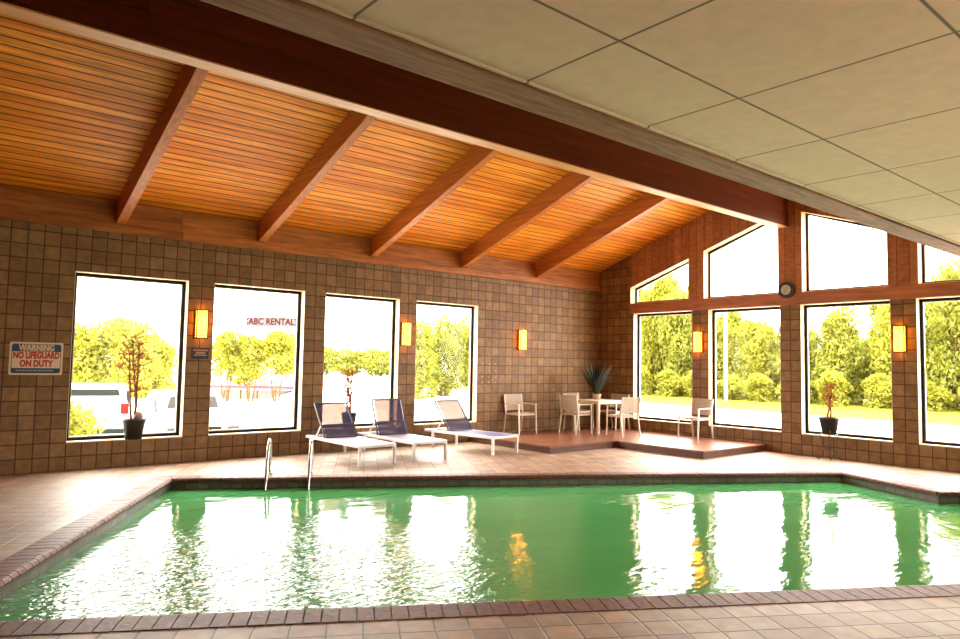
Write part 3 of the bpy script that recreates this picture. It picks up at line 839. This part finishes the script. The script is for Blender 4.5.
# lawn beyond the pavement on the gable side and under the street trees
b = BM()
pts = [(16.5, -40), (60, -40), (60, 60), (30, 60), (20.5, 20), (18, 8)]
for x0, y0, x1, y1 in ((16.4, -40, 60, .3),):
    box(b, (x0, y0, -.30), (x1, y1, -.27))
prism(b, [(16.4, .3), (60, .3), (60, 36), (24, 36), (18.5, 16)], 'z', -.60, -.262)
struct('lawn', b, M_grass)

def leaf_crown(seed, rx, rz, n, leaf, blobs=9, low=.0):
    rnd = random.Random(seed); vs = []; fs = []
    bl = []
    for i in range(blobs+8):
        a = rnd.uniform(0, 6.283); z = (.10 + .76*i/(blobs+7))*rz; s = rnd.uniform(.8, 1.15)
        env = max(0, 1-((z/rz-.42)/.62)**2)**.33; rr = rnd.uniform(.2, .6)*rx*env
        bl.append((rr*math.cos(a), rr*math.sin(a), z, rx*.46*s*(.5+.5*env), rz*.17*s))
    bl.append((0, 0, rz*.78, rx*.42, rz*.22))
    for i in range(n):
        bx, by, bz, br, bh = bl[rnd.randrange(len(bl))]
        th = rnd.uniform(0, 6.283); ph = math.acos(rnd.uniform(-1, 1)); q = rnd.uniform(.6, 1.08)
        c = Vector((bx+br*q*math.sin(ph)*math.cos(th), by+br*q*math.sin(ph)*math.sin(th), bz+bh*q*math.cos(ph)))
        e = Vector((rnd.uniform(-1, 1), rnd.uniform(-1, 1), rnd.uniform(-1, 1))).normalized()
        f = e.cross(Vector((rnd.uniform(-1, 1), rnd.uniform(-1, 1), rnd.uniform(-1, 1)))).normalized()
        s = leaf*rnd.uniform(.6, 1.3); k = len(vs)
        vs += [c-e*s, c-f*s*.55, c+e*s, c+f*s*.55]; fs.append((k, k+1, k+2, k+3))
    me = bpy.data.meshes.new('crown'); me.from_pydata([tuple(v) for v in vs], [], fs); return me
def trunk_bm(seed, h, r, stems=1, spread=.0, top=.75):
    rnd = random.Random(seed); b = BM()
    for s in range(stems):
        a = s*6.283/max(1, stems)+seed; x, y = (.0, .0) if stems == 1 else (spread*.35*math.cos(a), spread*.35*math.sin(a)); pts = []
        for k in range(7):
            f = k/6; pts.append((x+spread*f*math.cos(a)*.8+rnd.uniform(-.04, .04)*h*.12, y+spread*f*math.sin(a)*.8+rnd.uniform(-.04, .04)*h*.12, h*top*f))
        tube(b, pts, [r*(1-.7*k/6) for k in range(7)], 7)
        for k in range(3, 7):
            p = Vector(pts[k-1]); an = rnd.uniform(0, 6.283); d = Vector((math.cos(an), math.sin(an), .9))*h*.16
            tube(b, [p, p+d*.5, p+d], [r*.4, r*.25, r*.1], 5)
    return b
def make_tree(name, seed, H, rx, base, n, leaf, mat, stems=1, spread=0.0, cat='tree', r=None):
    """unit-height prototypes are scaled when placed"""
    t = thing(name, 'x', cat)
    me = leaf_crown(seed, rx, H-base, n, leaf, 12); me.materials.append(mat)
    c = link(bpy.data.objects.new('crown', me)); c.parent = t; c.location = (0, 0, base)
    obj('trunk', trunk_bm(seed, H, r or H*.022, stems, spread), M_trunk, t)
    return t
protos = [make_tree('leafy_tree', 21, 7.0, 2.6, .0, 9000, .17, M_leafB, 2, .5), make_tree('leafy_tree', 22, 7.0, 2.5, .0, 9000, .17, M_leafA, 1),
          make_tree('leafy_tree', 23, 7.0, 2.7, .0, 9000, .17, M_leafB, 3, .7)]
used = [True, True, True]
GT = 'trees behind the lawn outside the gable windows'
# y, height, x  front row of the tree line; heights follow the skyline
sky_line = [(26, 9.0), (19, 9.0), (16.5, 7.4), (14, 5.6), (9, 5.0), (6.5, 5.3), (4, 7.0), (0, 7.6), (-8, 8.4)]
def sky_h(y):
    for (ya, ha), (yb, hb) in zip(sky_line, sky_line[1:]):
        if yb <= y <= ya: return ha + (hb-ha)*(ya-y)/(ya-yb)
    return 8
whr = ['tall window nearest the corner', 'second gable window', 'gable window above the plant stand', 'gable window at the right edge']
place_n = ['leftmost', 'second', 'third', 'fourth', 'fifth', 'sixth', 'seventh', 'eighth', 'ninth', 'tenth']
cnt = 0
lab_n = {}
y = 24.5
while y > -7.5:
    for back in (0, 1):
        i = cnt % 3
        xx = (28 if not back else 31.2) + .3*math.sin(y*3); yy = y - (1.35 if back else 0); h = sky_h(yy)*random.uniform(.94, 1.03)
        w = 0 if y > 14.5 else 1 if y > 8.0 else 2 if y > 2.0 else 3
        k = lab_n.get((w, back), 0); lab_n[(w, back)] = k+1
        lab = '%s %s-row leafy tree seen through the %s' % (place_n[k], 'back' if back else 'front', whr[w])
        sw = random.uniform(.62, .68)
        place(protos[i], cnt < 3, (xx, yy, -.3), random.uniform(0, 6.28), lab, GT, (sw, sw, h/7.0)); cnt += 1
    y -= 2.7
# undergrowth at the foot of the tree line
def shrub(seed, H, rx, n, leaf, mat, name='shrub'):
    t = thing(name, 'x', 'shrub')
    me = leaf_crown(seed, rx, H, n, leaf, 7); me.materials.append(mat); c = link(bpy.data.objects.new('foliage', me)); c.parent = t; c.location = (0, 0, -.05)
    obj('stem', trunk_bm(seed, H, .03, 3, .3, .6), M_trunk, t); return t
sp = shrub(31, 1.9, 1.15, 2600, .10, M_leafA); yy = 24.5; i = 0
sidx = {}
while yy > -7:
    w = 0 if yy > 14.5 else 1 if yy > 8.0 else 2 if yy > 2.0 else 3
    sidx[w] = sidx.get(w, 0)+1
    place(sp, i == 0, (25.6+random.uniform(-.4, .4), yy, -.3), random.uniform(0, 6.28), '%s low bush at the lawn edge, in the %s' % (place_n[sidx[w]-1], whr[w]), 'bushes at the foot of the tree line', (1, 1, random.uniform(.8, 1.15)))
    yy -= 2.15; i += 1

# trees seen through the long wall's windows
tA = make_tree('leafy_tree', 41, 6.0, 2.6, .7, 9000, .14, M_leafA, 2, .6)
def tree(p, first, x, y, H, sw, lab, grp):
    return place(p, first, (x, y, gz(x, y)), random.uniform(0, 6), lab, grp, (sw, sw, H/6.0))
G4 = 'trees outside the long wall'
tree(tA, True, -5.0, 39.5, 5.6, 1.0, 'yellow-green tree at the left of the first window, behind the white car', G4)
tree(tA, False, -2.6, 38.0, 5.9, 1.0, 'yellow-green tree in the middle of the first window, behind the potted twigs', G4)
tree(tA, False, .3, 42.0, 5.2, .9, 'yellow-green tree at the right of the first window, behind the silver car', G4)
tree(tA, False, -7.6, 42.0, 5.2, 1.0, 'yellow-green tree farthest left beyond the first window', G4)
tB = make_tree('multi_stem_tree', 43, 6.0, 1.7, 2.3, 6500, .12, M_leafA, 3, .7, r=.09)
tree(tB, True, 8.0, 48.5, 6.2, 1.0, 'slender many-stemmed tree at the left of the second window', 'slender trees in the second window')
tree(tB, False, 9.7, 47.4, 5.8, .95, 'slender many-stemmed tree in the middle of the second window', 'slender trees in the second window')
tree(tB, False, 11.6, 46.4, 6.3, 1.1, 'slender many-stemmed tree right of centre in the second window, before the sign post', 'slender trees in the second window')
for i, (x, y, H, sw) in enumerate([(17.5, 68, 6.0, 1.1), (21.3, 66, 5.0, .9), (13, 71, 5.5, 1.1)]):
    tree(tA, False, x, y, H, sw, 'pale distant tree behind the sign post in the second window, ' + ['middle one', 'right one', 'left one'][i], G4)
# distant wooded rise seen in window three
tW = make_tree('distant_tree', 45, 7.0, 5.6, .0, 5000, .30, M_leafB)
for i in range(6):
    f = i/5; x = 53 + 19*f; y = 130 - 19*f
    place(tW, i == 0, (x, y, gz(x, y)), i*1.3, '%s of the hazy far trees across the lot in the third window' % place_n[i], 'far tree line in the third window', (.95, .95, .86+.05*math.sin(i*2.1)))
tC = make_tree('leafy_tree', 47, 6.0, 2.3, .0, 10000, .12, M_leafB, 2, .5)
tree(tC, True, 9.3, 21.6, 4.5, .72, 'bushy green tree at the left of the fourth window', G4)
tree(tC, False, 11.4, 21.8, 4.75, .75, 'bushy green tree in the middle of the fourth window', G4)
tree(tC, False, 13.4, 21.6, 4.9, .8, 'bushy green tree at the right of the fourth window', G4)
tree(tC, False, 15.6, 22.0, 5.4, .8, 'bushy green tree just beyond the right edge of the fourth window', G4)
bs = shrub(51, 1.75, .80, 4200, .05, M_leafA, 'garden_shrub')
place(bs, True, (-11.15, 3.6, gz(-11.15, 3.6)), 0, 'bright yellow-green shrub right outside the lower left of the first window')

# cars
def car_body(bm, prof, W, taper=.12):
    """side profile (x,z) list extruded across y with narrower upper part"""
    zmax = max(p[1] for p in prof); zb = .95
    def hw(z): return W/2 if z < zb else W/2 - taper*(z-zb)/(zmax-zb)
    A = [bm.verts.new((x, -hw(z), z)) for x, z in prof]; C_ = [bm.verts.new((x, hw(z), z)) for x, z in prof]
    bm.faces.new(A); bm.faces.new(C_[::-1]); n_ = len(prof)
    for i in range(n_): bm.faces.new((A[i], C_[i], C_[(i+1) % n_], A[(i+1) % n_]))
    es = [e for e in bm.edges if abs(e.verts[0].co.y - e.verts[1].co.y) < .2 and abs(e.verts[0].co.y) > .3]
    bmesh.ops.bevel(bm, geom=es, offset=.06, segments=3, affect='EDGES')
def make_car(name, label, loc, rz, suv, body):
    t = thing(name, label, 'car', loc, rz)
    # x forward; rear at -x
    if suv: prof = [(-2.25, .42), (-2.32, .75), (-2.28, 1.02), (-2.12, 1.62), (-1.95, 1.76), (.2, 1.78), (.55, 1.70), (1.2, 1.12), (2.15, 1.0), (2.35, .75), (2.3, .35), (-2.2, .32)]
    else: prof = [(-2.25, .40), (-2.3, .80), (-2.2, 1.0), (-1.6, 1.05), (-1.0, 1.40), (-.4, 1.46), (.35, 1.42), (1.05, 1.04), (2.15, .92), (2.32, .72), (2.27, .30), (-2.2, .28)]
    W = 1.86 if suv else 1.78
    b = BM(); car_body(b, prof, W); bd = obj('body', b, body, t, False)
    zt = 1.78 if suv else 1.46
    b = BM()
    if suv:
        prism(b, [(-.70, 1.50), (-.64, 1.69), (.64, 1.69), (.70, 1.50)], 'x', -2.215, -1.9)
    else:
        prism(b, [(-.66, 1.02), (-.55, 1.36), (.55, 1.36), (.66, 1.02)], 'x', .45, .92)
    obj('rear_window' if suv else 'windshield', b, M_cargl if suv else M_cargl2, t)
    for s in (-1, 1):
        b = BM()
        if suv: prism(b, [(-1.85, 1.1), (-1.75, 1.62), (.35, 1.62), (.95, 1.12)], 'y', s*(W/2-.10), s*(W/2-.012))
        else: prism(b, [(-1.2, 1.02), (-.75, 1.34), (.25, 1.34), (.8, 1.0)], 'y', s*(W/2-.10), s*(W/2-.012))
        obj('side_window', b, M_cargl if suv else M_cargl2, t)
        b = BM()
        if suv: box(b, (-2.345, s*.72, .98), (-2.10, s*.935, 1.28), .02)
        else: box(b, (2.10, s*.55, .66), (2.31, s*.84, .80), .02)
        obj('tail_lamp' if suv else 'head_lamp', b, M_tail if suv else M_cargl2, t)
        for x in (-1.4, 1.45):
            b = BM(); nn = 20; yy0, yy1 = s*(W/2-.20), s*(W/2+.01)
            A = [b.verts.new((x+.34*math.cos(6.283*k_/nn), yy0, .34+.34*math.sin(6.283*k_/nn))) for k_ in range(nn)]
            C_ = [b.verts.new((x+.34*math.cos(6.283*k_/nn), yy1, .34+.34*math.sin(6.283*k_/nn))) for k_ in range(nn)]
            b.faces.new(A); b.faces.new(C_[::-1])
            for k_ in range(nn): b.faces.new((A[k_], C_[k_], C_[(k_+1) % nn], A[(k_+1) % nn]))
            obj('wheel', b, M_tyre, t)
    b = BM()
    if suv:
        box(b, (-2.36, -.84, .42), (-2.2, .84, .56), .02)
        box(b, (-2.35, -.40, 1.0), (-2.28, .40, 1.03)); obj('bumper', b, M_cargl, t)
        b = BM(); box(b, (-2.355, -.25, .78), (-2.3, .25, .92)); obj('plate', b, M_white, t)
    else:
        box(b, (2.2, -.52, .50), (2.335, .52, .60), .02); box(b, (2.15, -.40, .66), (2.315, .40, .80), .02); obj('grille', b, M_cargl, t)
        b = BM(); box(b, (2.31, -.22, .60), (2.35, .22, .70)); obj('plate', b, M_white, t)
    return t
make_car('suv', 'white SUV with red tail lamp parked outside the first window', (-8.78, 12.9, gz(-9, 12)), R(76), True, M_carw)
sd = make_car('sedan', 'pale silver sedan parked across the first and second windows, right of the SUV', (-7.57, 8.0, gz(-7, 8)), R(-96), False, M_cars)
sd.scale = (1, 1, 1.2)

# long low building with striped canopy
bd = thing('roadside_building', 'long low white building with a red and blue stripe, seen in the second window', 'building', (3.5, 59.0, 0), math.atan2(49.3-57.64, 15.19-5.09))
b = BM(); box(b, (-6, 1.5, -2.6), (17.5, 6, -1.05)); obj('wall', b, M_bldg, bd)
b = BM(); box(b, (-6, .0, -1.15), (17.5, 6, -.95)); obj('canopy', b, M_bldg, bd)
b = BM(); box(b, (-6, -.05, -.95), (17.5, .3, -.72)); obj('red_stripe', b, M_red, bd)
b = BM(); box(b, (-6, -.05, -1.10), (17.5, -.02, -.96)); obj('blue_stripe', b, M_blue, bd)
for k in range(16):
    b = BM(); x = -5.9+k*1.55; box(b, (x-.05, .1, -2.7), (x+.05, .2, -1.1)); obj('post', b, M_trunk, bd)

# roadside sign
sg = thing('pylon_sign', 'tall roadside sign with red rental lettering, seen in the second window', 'sign', (16.85, 60.4, 0), math.atan2(58.89-61.84, 18.65-15.05))
b = BM(); box(b, (-2.55, -.12, 5.28), (2.75, .12, 6.3)); 
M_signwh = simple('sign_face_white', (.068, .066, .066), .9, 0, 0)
obj('sign_face', b, M_signwh, sg)
text_mesh('lettering', '[ABC RENTAL]', .98, M_signred, sg, (.05, -.14, 5.8), UPR, .01, .012, .86)
b = BM(); box(b, (.95, -.12, -2.6), (1.19, .12, 5.28)); obj('post', b, simple('sign_post_grey', (.05, .05, .07), .6), sg)

# floodlight pole
fp = thing('floodlight_pole', 'tall pale pole with two floodlights outside the second gable window', 'lamp post', (22.7, 10.0, -.3), R(40))
b = BM(); tube(b, [(0, 0, 0), (0, 0, 4), (0, 0, 8.4)], [.11, .10, .08], 12); obj('pole', b, M_pole, fp, True)
b = BM(); bar(b, (-.6, 0, 8.35), (1.3, 0, 8.55), .06, .06); obj('crossarm', b, simple('pole_arm', (.16, .1, .09), .6), fp)
for x in (-.5, .45):
    b = BM(); box(b, (x-.22, -.12, 8.1), (x+.22, .12, 8.42), .03); obj('floodlight', b, simple('pole_arm', (.16, .1, .09), .6), fp)

# ------------------------------------------------------------------ light
w = bpy.data.worlds.new('world'); scene.world = w; w.use_nodes = True
nt = w.node_tree; bg = nt.nodes['Background']
tc = nt.nodes.new('ShaderNodeTexCoord'); sx_ = nt.nodes.new('ShaderNodeSeparateXYZ'); nt.links.new(tc.outputs['Generated'], sx_.inputs[0])
cr = nt.nodes.new('ShaderNodeValToRGB'); cr.color_ramp.elements[0].position = .0; cr.color_ramp.elements[0].color = (1.0, .95, .86, 1)
cr.color_ramp.elements[1].position = .8; cr.color_ramp.elements[1].color = (1.0, .94, .84, 1)
nt.links.new(sx_.outputs[2], cr.inputs[0]); nt.links.new(cr.outputs[0], bg.inputs[0])
SKY = 7.5
bg.inputs[1].default_value = SKY

scene.view_settings.view_transform = 'Standard'
scene.view_settings.look = 'None'
scene.view_settings.exposure = 1.45
scene.view_settings.gamma = 1.0
scene.view_settings.use_curve_mapping = False
scene.cycles.max_bounces = 10; scene.cycles.diffuse_bounces = 6; scene.cycles.glossy_bounces = 4; scene.cycles.transparent_max_bounces = 16
scene.cycles.caustics_reflective = True; scene.cycles.caustics_refractive = False
scene.cycles.use_denoising = True
scene.cycles.sample_clamp_indirect = 12.0
